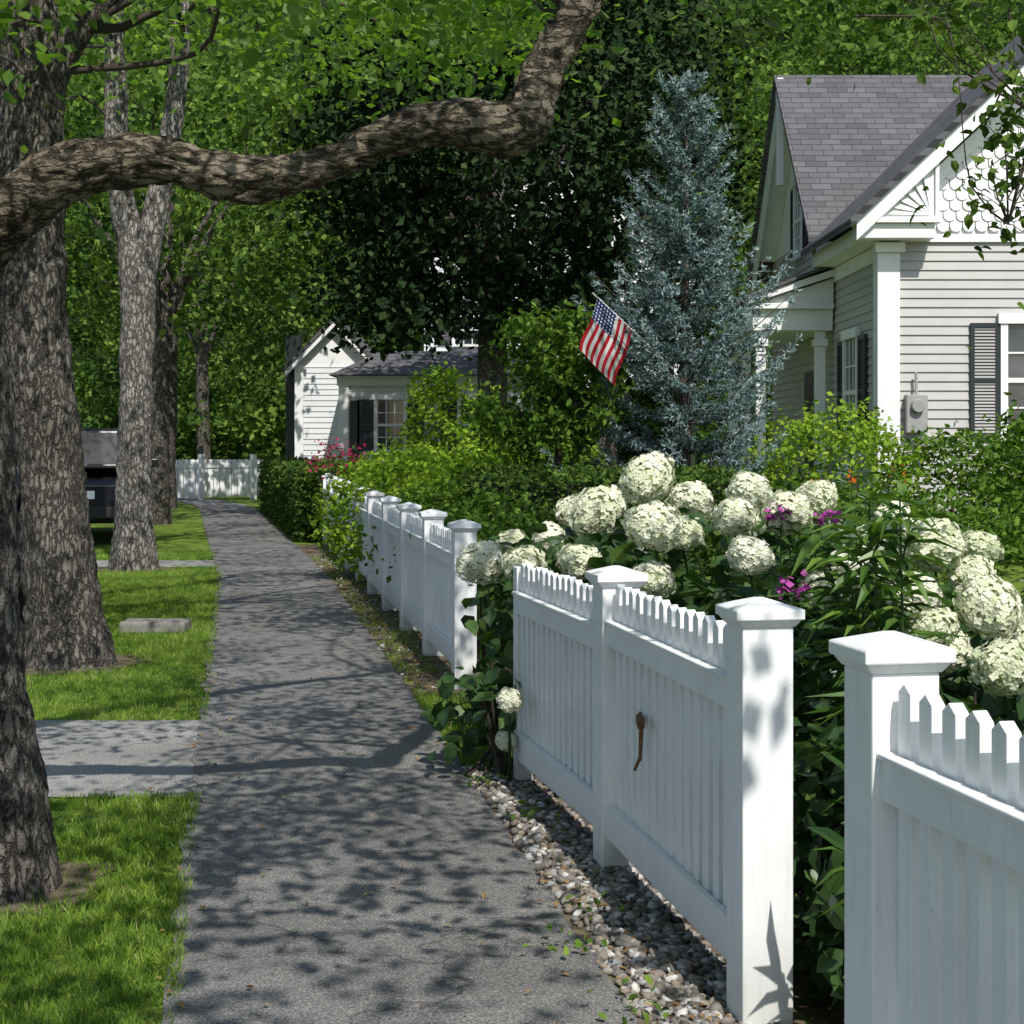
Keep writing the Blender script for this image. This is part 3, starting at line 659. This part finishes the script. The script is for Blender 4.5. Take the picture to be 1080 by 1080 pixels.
st=[(rng.uniform(1.02,1.2),rng.uniform(4.7,5.3),rng.uniform(1.15,1.40)) for i in range(8)]+[(rng.uniform(1.0,1.3),rng.uniform(3.6,4.5),rng.uniform(.55,.86)) for i in range(20)]
perennials('lily_plants',st,M_lily,.15,.036)
st=[(rng.uniform(1.0,1.5),rng.uniform(2.7,3.5),rng.uniform(.95,1.10)) for i in range(8)]
perennials('lily_plants',st,M_lily,.15,.036)
perennials('phlox_plant',[(1.15,6.9,1.25),(.95,6.1,1.0),(1.12,6.85,1.22)],M_hyd,.1,.028,True,M_purple,40)
perennials('daylily_plant',[(2.05,9.9,1.33),(2.15,10.0,1.36),(1.9,9.9,1.3)],M_lily,.16,.02,True,M_orange,9)
perennials('garden_perennials',[(rng.uniform(1.2,2.1),rng.uniform(8.5,10.5),rng.uniform(.8,1.2)) for i in range(40)],M_lily,.12,.03)
perennials('garden_perennials',[(rng.uniform(2.2,3.2),rng.uniform(7.5,9.5),rng.uniform(.5,.85)) for i in range(40)],M_lily,.12,.03)
shrub('shade_plants',[((1.25,3.9,.3),(.35,.6,.34)),((1.1,4.8,.35),(.3,.5,.38)),((.95,5.6,.35),(.28,.6,.4)),((.75,6.3,.4),(.25,.5,.4)),((1.6,3.2,.35),(.4,.6,.42))],M_hyd,.09,.06,4500,LEAF_R,.08,10)
shrub('flowering_shrub',[((-2.65,24,1.3),(.35,.35,.22))],M_red,.05,.04,2600)
shrub('flowering_shrub_base',[((-2.6,24.3,.8),(.5,.4,.55))],M_shrub,.07,.05,6000)

# ------------------------------------------------------------------ main house
H=empty('clapboard_house')
def clapX(mb,x0,x1,y,z0,z1,e=.115):
    z=z0
    while z<z1-1e-4:
        zt=min(z+e,z1); mb.poly([(x0,y-.022,z),(x1,y-.022,z),(x1,y-.002,zt),(x0,y-.002,zt)]); mb.poly([(x0,y,z),(x1,y,z),(x1,y-.022,z),(x0,y-.022,z)]); z=zt
def clapY(mb,x,y0,y1,z0,z1,e=.115):
    z=z0
    while z<z1-1e-4:
        zt=min(z+e,z1); mb.poly([(x-.022,y1,z),(x-.022,y0,z),(x-.002,y0,zt),(x-.002,y1,zt)]); mb.poly([(x,y1,z),(x,y0,z),(x-.022,y0,z),(x-.022,y1,z)]); z=zt
def window(parent,o,t,n,w,z0,z1,sh=.36,mw=3,mh=4,slat=.05):
    fr=MB(); a=w/2
    fr.obox(o,t,n,-a-.09,-a,.023,.07,z0-.02,z1+.02); fr.obox(o,t,n,a,a+.09,.023,.07,z0-.02,z1+.02)
    fr.obox(o,t,n,-a-.12,a+.12,.023,.09,z1+.021,z1+.15); fr.obox(o,t,n,-a-.12,a+.12,.023,.12,z0-.08,z0-.021)
    zm=(z0+z1)/2; fr.obox(o,t,n,-a+.001,a-.001,.033,.06,zm-.03,zm+.03)
    for i in range(1,mw): fr.obox(o,t,n,-a+w*i/mw-.011,-a+w*i/mw+.011,.035,.05,z0,z1)
    for i in range(1,mh):
        z=z0+(z1-z0)*i/mh
        if abs(z-zm)>.02: fr.obox(o,t,n,-a+.002,a-.002,.037,.052,z-.011,z+.011)
    fr.obj('window_frame',M_trim,parent)
    g=MB(); g.obox(o,t,n,-a,a,.024,.032,z0,z1); g.obj('window_glass',M_glass,parent)
    if sh:
        s=MB()
        for sg in(-1,1):
            b0=sg*(a+.10) ; b1=sg*(a+.10+sh); lo,hi=min(b0,b1),max(b0,b1)
            s.obox(o,t,n,lo,lo+.05,.0235,.06,z0-.03,z1+.03); s.obox(o,t,n,hi-.05,hi,.0235,.06,z0-.03,z1+.03)
            s.obox(o,t,n,lo+.05,hi-.05,.0235,.026,z0-.03,z1+.03)
            for zz in(z0-.03,zm-.03,z1-.03): s.obox(o,t,n,lo+.05,hi-.05,.027,.058,zz,zz+.06)
            z=z0+.03
            while z<z1-.03:
                def Pp(A,B,Z): return (o[0]+t[0]*A+n[0]*B,o[1]+t[1]*A+n[1]*B,Z)
                s.poly([Pp(lo+.05,.055,z),Pp(hi-.05,.055,z),Pp(hi-.05,.029,z+slat),Pp(lo+.05,.029,z+slat)]); z+=slat*.8
        s.obj('shutters',M_black,parent)
w=MB(); clapX(w,4.6,13,20,.45,4.1); clapY(w,4.6,20,28.4,.45,4.7); w.obj('clapboard_walls',M_clap,H)
w=MB(); w.poly([(4.6,20.0,4.1),(13,20,4.1),(13,20,4.3),(8.8,20.0,8.2),(4.6,20,4.3)]); w.poly([(4.6,22.8,4.6),(4.6,28.4,4.6),(4.6,25.6,7.2)])
w.poly([(13,20,0),(13,27,0),(13,27,4.3),(13,20,4.3)]); w.poly([(4.6,28.4,0),(13,28.4,0),(13,28.4,4.5),(4.6,28.4,4.5)]); w.obj('gable_walls',M_trim,H)
w=MB(); w.box(4.58,13,19.98,20.3,0,.45); w.box(4.58,4.9,20.302,28.4,0,.45); w.obj('foundation',M_gran,H)
sc=MB(); rz=4.14; row=0
while rz<8:
    x=4.7+(row%2)*.08
    while x<12.9:
        if rz+.14< 4.25+.93*(min(x,17.6-x)-4.45)-.12:
            pts=[]
            for k in range(7):
                a=math.pi+math.pi*k/6; pts.append((x+.074*math.cos(a),19.962,rz+.07+.07*math.sin(a)))
            pts=pts+[(x+.074,19.990,rz+.20),(x-.074,19.990,rz+.20)]
            sc.poly(pts)
            for q in range(6): 
                p0,p1=pts[q],pts[q+1]; sc.poly([(p0[0],19.995,p0[2]),(p1[0],19.995,p1[2]),p1,p0])
        x+=.16
    rz+=.13; row+=1
sc.obj('scalloped_shingles',M_trim,H)
tm=MB()
tm.box(4.52,4.80,19.93,19.976,.45,4.0); tm.box(4.535,4.576,19.977,20.25,.45,4.0)
tm.box(4.50,4.83,19.91,19.929,.45,.75); tm.box(4.48,4.85,19.87,19.929,3.88,4.0)
tm.box(4.8,13,19.95,19.976,4.01,4.11)
tm.box(4.22,5.15,19.62,20.0,4.02,4.20)
tm.box(4.16,5.22,19.56,20.0,4.202,4.27)
tm.box(4.26,4.576,20.002,22.9,4.0,4.2)
tm.box(4.55,4.577,20.26,28.3,3.8,3.99)
tm.poly([(4.36,19.64,4.275),(5.15,19.64,4.275),(5.15,19.64,4.95)])
for k in range(6):
    s0=k/6+.02;s1=(k+1)/6-.02; c=(5.10,19.61,4.30)
    P0=(4.42+.68*s0,19.60,4.30+.56*s0);P1=(4.42+.68*s1,19.635,4.30+.56*s1)
    tm.poly([c,P0,P1])
tm.box(5.15,5.20,19.6,20.0,4.275,4.98)
def slab(mb,p0,p1,y0,y1,th):
    (x0,z0),(x1,z1)=p0,p1
    mb.hexa([(x0,y0,z0-th),(x1,y0,z1-th),(x1,y1,z1-th),(x0,y1,z0-th),(x0,y0,z0),(x1,y0,z1),(x1,y1,z1),(x0,y1,z0)])
slab(tm,(4.18,4.22),(8.8,8.56),19.55,19.60,.24); slab(tm,(4.3,4.18),(8.8,8.40),19.602,19.98,.06); slab(tm,(4.6,4.32),(8.8,8.25),19.93,19.979,.22)
slab(tm,(13.42,4.22),(8.8,8.56),19.55,19.60,.24)
def slabY(mb,p0,p1,x0,x1,th):
    (y0,z0),(y1,z1)=p0,p1
    mb.hexa([(x0,y0,z0-th),(x1,y0,z0-th),(x1,y1,z1-th),(x0,y1,z1-th),(x0,y0,z0),(x1,y0,z0),(x1,y1,z1),(x0,y1,z1)])
slabY(tm,(22.75,4.50),(25.6,7.27),4.24,4.29,.34); slabY(tm,(28.45,4.50),(25.6,7.27),4.24,4.29,.34)
slabY(tm,(23.1,4.72),(25.6,7.15),4.291,4.6,.05);slabY(tm,(28.1,4.72),(25.6,7.15),4.291,4.6,.05)
tm.box(4.20,4.30,25.52,25.68,5.6,7.3)
tm.box(3.42,4.56,22.9,26.1,3.12,3.42); tm.box(3.34,4.56,22.8,26.2,3.421,3.50)
for (x,y) in((3.55,23.05),(3.55,24.5),(3.55,25.9),(4.4,23.05)):
    tm.box(x-.07,x+.07,y-.07,y+.07,.5,3.12); tm.box(x-.1,x+.1,y-.1,y+.1,2.9,3.0)
tm.poly([(3.5,22.86,3.5),(4.56,22.86,3.5),(4.56,22.86,3.86)])
tm.box(3.4,4.56,22.9,26.1,.35,.5)
slab(tm,(3.34,3.58),(4.56,3.98),22.74,22.80,.10)
for z in (1.0,1.25,1.35): tm.box(3.53,3.57,23.15,25.8,z,z+.04)
tm.obj('white_trim',M_trim,H,.006)
rf=MB()
slab(rf,(4.10,4.245),(8.8,8.68),19.5,22.9,.10)
slab(rf,(4.75,4.83),(8.8,8.68),22.9,26.6,.10)
slab(rf,(13.5,4.245),(8.8,8.68),19.5,26.6,.10); rf.obj('roof_slope',M_roofY,H)
rf=MB(); slabY(rf,(22.62,4.44),(25.6,7.36),4.16,8.4,.09); slabY(rf,(28.6,4.44),(25.6,7.36),4.16,8.4,.09)
rf.obj('roof_wing',M_roofX,H)
rf=MB(); slab(rf,(3.28,3.60),(4.58,4.08),22.7,26.25,.05); rf.obj('porch_roof',M_roofY,H)
window(H,(6.56,20),(1,0),(0,-1),.85,1.62,2.98)
window(H,(9.0,20),(1,0),(0,-1),.85,1.62,2.98)
window(H,(4.6,21.65),(0,1),(-1,0),.72,1.5,2.9,.42)
window(H,(4.6,25.6),(0,1),(-1,0),.6,4.5,5.6,.3)
d=MB(); d.box(4.55,4.576,24.2,25.1,.5,2.6); d.obj('door',M_black,H)
m=MB(); m.box(4.86,5.12,19.84,19.975,1.65,2.12); m.cyl((4.99,19.84,1.98),(4.99,19.77,1.98),.085,.08,16); m.cyl((4.99,19.9,2.12),(4.99,19.9,2.4),.02,.02,8); m.box(5.0,5.14,19.86,19.976,1.4,1.6)
m.obj('electric_meter',plain('meter_gray',(.30,.30,.29),.5),H,.008)
# ------------------------------------------------------------------ distant white house
W=empty('white_farmhouse')
w=MB(); clapX(w,-4.0,.6,38,.2,3.0,.14); clapY(w,-4.0,38,44,.2,3.0,.14); clapX(w,-2.4,5,44,3.0,6.6,.14); clapY(w,-2.4,44,52,.2,6.6,.14)
clapX(w,-5.5,-3.6,41,.2,3.5,.14); clapY(w,-5.5,41,47,.2,3.5,.14); w.obj('clapboard_walls',M_wclap,W)
w=MB(); w.poly([(-2.4,44,6.6),(5,44,6.6),(1.3,44,9.6)]); w.poly([(-5.5,41,3.5),(-3.5,41,3.5),(-4.5,41,4.5)])
w.poly([(5,44,0),(5,52,0),(5,52,6.6),(5,44,6.6)])
w.box(-4.12,.72,37.9,37.97,2.85,3.08); w.box(-4.08,-3.85,37.93,37.975,.2,2.85); w.box(-5.52,-5.3,40.93,40.97,.2,3.5)
slab(w,(-5.75,3.33),(-4.5,4.60),40.75,40.8,.16); slab(w,(-3.25,3.33),(-4.5,4.60),40.75,40.8,.16)
w.obj('trim',M_trim,W)
w=MB(); slab(w,(-2.7,6.45),(1.3,9.75),43.7,52.3,.12); slab(w,(5.3,6.45),(1.3,9.75),43.7,52.3,.12)
slab(w,(-5.8,3.38),(-4.5,4.70),40.7,47,.1); slab(w,(-3.2,3.38),(-4.5,4.70),40.7,47,.1); w.obj('roofs',M_roofY,W)
w=MB(); w.hexa([(-4.3,37.7,3.09),(.9,37.7,3.09),(.9,44,3.09),(-4.3,44,3.09),(-3.2,39.5,3.75),(.9,39.5,3.75),(.9,44,3.75),(-3.2,44,3.75)]); w.obj('porch_roof',M_roofX,W)
w=MB(); w.box(-5.9,-5.52,42.0,42.4,0,4.3); w.obj('chimney',M_black,W)
for x in(-2.86,-.9): window(W,(x,38),(1,0),(0,-1),.6,1.35,2.5,.38,slat=.1)
for x in(-1.2,1.2,3.4): window(W,(x,44),(1,0),(0,-1),.7,4.2,5.7,.38,slat=.1)
window(W,(1.3,44),(1,0),(0,-1),.6,7,8,.3,slat=.1)
w=MB(); w.box(-3.82,-3.56,37.94,37.974,.2,2.5); w.obj('door',M_black,W)
# ------------------------------------------------------------------ flag
Fg=empty('american_flag')
s=MB(); s.cyl((1.62,16.3,0),(1.62,16.3,2.32),.022,.02,10); s.obj('post',M_twig,Fg)
s=MB(); s.cyl((1.62,16.26,2.28),(.78,15.6,2.98),.012,.009,8); s.obj('pole',M_trim,Fg)
def flagmat():
    t=NT('flag_cloth'); uv=t.n('ShaderNodeUVMap'); sx=t.n('ShaderNodeSeparateXYZ'); t.l(uv.outputs[0],sx.inputs[0])
    def M(op,a,b=None):
        x=t.n('ShaderNodeMath',operation=op)
        for i,v in enumerate((a,b)):
            if v is None: continue
            if hasattr(v,'node'): t.l(v,x.inputs[i])
            else: x.inputs[i].default_value=v
        return x.outputs[0]
    u,v=sx.outputs[0],sx.outputs[1]
    st=M('MODULO',M('MULTIPLY',v,6.5),1.0); red=M('LESS_THAN',st,.5)
    c=t.mix(red,(.75,.73,.72),(.50,.02,.035))
    can=M('MULTIPLY',M('LESS_THAN',u,.4),M('GREATER_THAN',v,.4615))
    vo=t.n('ShaderNodeTexVoronoi'); vo.inputs['Scale'].default_value=1; vo.inputs['Randomness'].default_value=0
    cb=t.n('ShaderNodeCombineXYZ'); t.l(M('MULTIPLY',u,16),cb.inputs[0]); t.l(M('MULTIPLY',v,13),cb.inputs[1]); t.l(cb.outputs[0],vo.inputs['Vector'])
    star=M('LESS_THAN',vo.outputs['Distance'],.28); cc=t.mix(star,(.02,.035,.16),(.75,.75,.75))
    c=t.mix(can,c,cc)
    p=t.bsdf(c,.8,None,.2,final=False); tr=t.n('ShaderNodeBsdfTranslucent'); t.l(c,tr.inputs[0]); mx=t.n('ShaderNodeMixShader'); mx.inputs[0].default_value=.35
    t.l(p.outputs[0],mx.inputs[1]);t.l(tr.outputs[0],mx.inputs[2]);t.l(mx.outputs[0],t.out.inputs[0]); return t.m
nu,nv=30,16; me=bpy.data.meshes.new('cloth'); V=[];F=[];UV=[]
h0=Vector((.83,15.62,2.94)); h1=Vector((1.19,15.90,2.64))
for j in range(nv+1):
    for i in range(nu+1):
        u=i/nu;v=j/nv; b=h1.lerp(h0,v)
        fall=Vector((-.17,-.05,-.53))*u
        p=b+fall+Vector((.03*math.sin(u*6)*u,.05*math.sin(v*9+u*3)*u+.02*math.sin(u*7),.05*u*(v-.5)))
        V.append(tuple(p));UV.append((u,v))
for j in range(nv):
    for i in range(nu):
        a=j*(nu+1)+i;F.append((a,a+1,a+nu+2,a+nu+1))
me.from_pydata(V,[],F); uvl=me.uv_layers.new(name='UVMap')
for lp in me.loops: uvl.data[lp.index].uv=UV[lp.vertex_index]
for p in me.polygons:p.use_smooth=True
me.materials.append(flagmat()); link(bpy.data.objects.new('cloth',me),Fg)

# ------------------------------------------------------------------ cars
M_car=plain('car_paint_black',(.012,.013,.016),.18,.7,var=.05); M_tire=plain('tire_rubber',(.02,.02,.02),.85); M_chr=plain('rim_metal',(.5,.5,.5),.3,metal=1)
M_lamp=plain('tail_lamp',(.35,.01,.01),.2); M_cg=plain('car_glass',(.02,.025,.03),.05,.9)
def car(x,y,yaw):
    R=empty('parked_car')
    prof=[(0,.45),(0,.9),(.15,1.0),(.9,1.08),(1.35,1.12),(2.2,1.14),(4.45,1.14),(4.6,1.05),(4.65,.6),(4.6,.42)]
    def arch(cx): return [(cx+.42*math.cos(a),.36+.42*math.sin(a)) for a in [k*math.pi/8 for k in range(1,8)]]
    low=[(4.55,.32),(4.15,.32)]+arch(3.75)+[(3.3,.32),(1.25,.32)]+arch(.85)+[(.4,.32),(.05,.36)]
    poly=prof+low
    b=MB(); n=len(poly)
    for xo,ins in((-.88,.06),(-.94,0),(.94,0),(.88,.06)):
        for (yy,zz) in poly:
            cy=2.32; b.v.append((xo,(yy-cy)*(1-ins*.3),zz if zz<.9 else zz+(0 if ins==0 else .02)))
    for r_ in range(3):
        for i in range(n):
            j=(i+1)%n; b.f.append((r_*n+i,r_*n+j,(r_+1)*n+j,(r_+1)*n+i))
    b.f.append(tuple(range(n))); b.f.append(tuple(3*n+i for i in range(n-1,-1,-1)))
    b.obj('body',M_car,R,.02)
    c=MB(); c.hexa([(-.86,-2.15,1.14),(.86,-2.15,1.14),(.86,1.0,1.14),(-.86,1.0,1.14),(-.68,-1.85,1.74),(.68,-1.85,1.74),(.68,.35,1.74),(-.68,.35,1.74)]); c.obj('cabin',M_car,R,.05)
    g=MB()
    for s_ in(-1,1):
        for a0,a1 in((-1.80,-1.25),(-1.17,-.42),(-.34,.50)):
            def q(a,f): return (s_*((.86-.18*f)+.004),a-(.28*f if a>.4 else 0),1.14+.60*f)
            g.poly([q(a0,.12),q(a1,.12),q(a1,.86),q(a0,.86)])
    g.poly([(-.75,.93,1.205),(.75,.93,1.205),(.62,.44,1.66),(-.62,.44,1.66)]); g.poly([(-.75,-2.125,1.21),(.75,-2.125,1.21),(.62,-1.90,1.67),(-.62,-1.90,1.67)])
    g.obj('windows',M_cg,R)
    t_=MB(); rm=MB()
    for yy in(.85-2.32,3.75-2.32):
        for s_ in(-1,1):
            t_.cyl((s_*.70,yy,.36),(s_*.93,yy,.36),.36,.36,28); rm.cyl((s_*.90,yy,.36),(s_*.945,yy,.36),.22,.20,16)
    t_.obj('tires',M_tire,R,.03); rm.obj('rims',M_chr,R)
    l=MB()
    for s_ in(-1,1): l.box(s_*.80-.10,s_*.80+.10,-2.36,-2.30,.82,1.0)
    l.obj('lamps',M_lamp,R); l=MB(); l.box(-.85,.85,-2.42,-2.30,.42,.58); l.obj('bumper',M_tire,R,.02); l=MB(); l.box(-.24,.24,-2.345,-2.31,.70,.82); l.obj('license_plate',M_trim,R)
    for s_ in(-1,1):
        l=MB(); l.box(s_*1.02-.09,s_*1.02+.09,.52,.62,1.12,1.26); l.obj('mirror',M_car,R,.02)
    R.location=(x,y,0); R.rotation_euler=(0,0,yaw)
car(-6.80,25.8,.20); car(-5.05,14.6,.17)

# ------------------------------------------------------------------ light & camera
sv=Vector((.30,-.95,0)).normalized(); el=math.radians(50)
sun_dir=Vector((sv.x*math.cos(el),sv.y*math.cos(el),math.sin(el)))
sl=bpy.data.lights.new('sun','SUN'); sl.energy=5.0; sl.angle=math.radians(.5); sl.color=(1,.96,.89)
so=link(bpy.data.objects.new('sun',sl)); so.rotation_euler=(-sun_dir).to_track_quat('-Z','Y').to_euler(); so.location=(5,-10,20)
wd=bpy.data.worlds.new('World'); scene.world=wd; wd.use_nodes=True; nt=wd.node_tree; bg=nt.nodes['Background']; sky=nt.nodes.new('ShaderNodeTexSky'); sky.sky_type='NISHITA'; sky.sun_disc=False
sky.sun_elevation=el; sky.sun_rotation=math.atan2(sv.x,sv.y); nt.links.new(sky.outputs[0],bg.inputs[0]); bg.inputs[1].default_value=.14
cd=bpy.data.cameras.new('camera'); cam=link(bpy.data.objects.new('camera',cd)); cam.location=(0,0,1.55); cam.rotation_euler=(math.radians(90),0,0)
cd.sensor_width=36; cd.lens=1700/1080*36; cd.shift_y=-75/1080; cd.clip_end=2000; cd.clip_start=.05
scene.camera=cam
scene.view_settings.view_transform='Standard'; scene.view_settings.look='None'; scene.view_settings.exposure=0
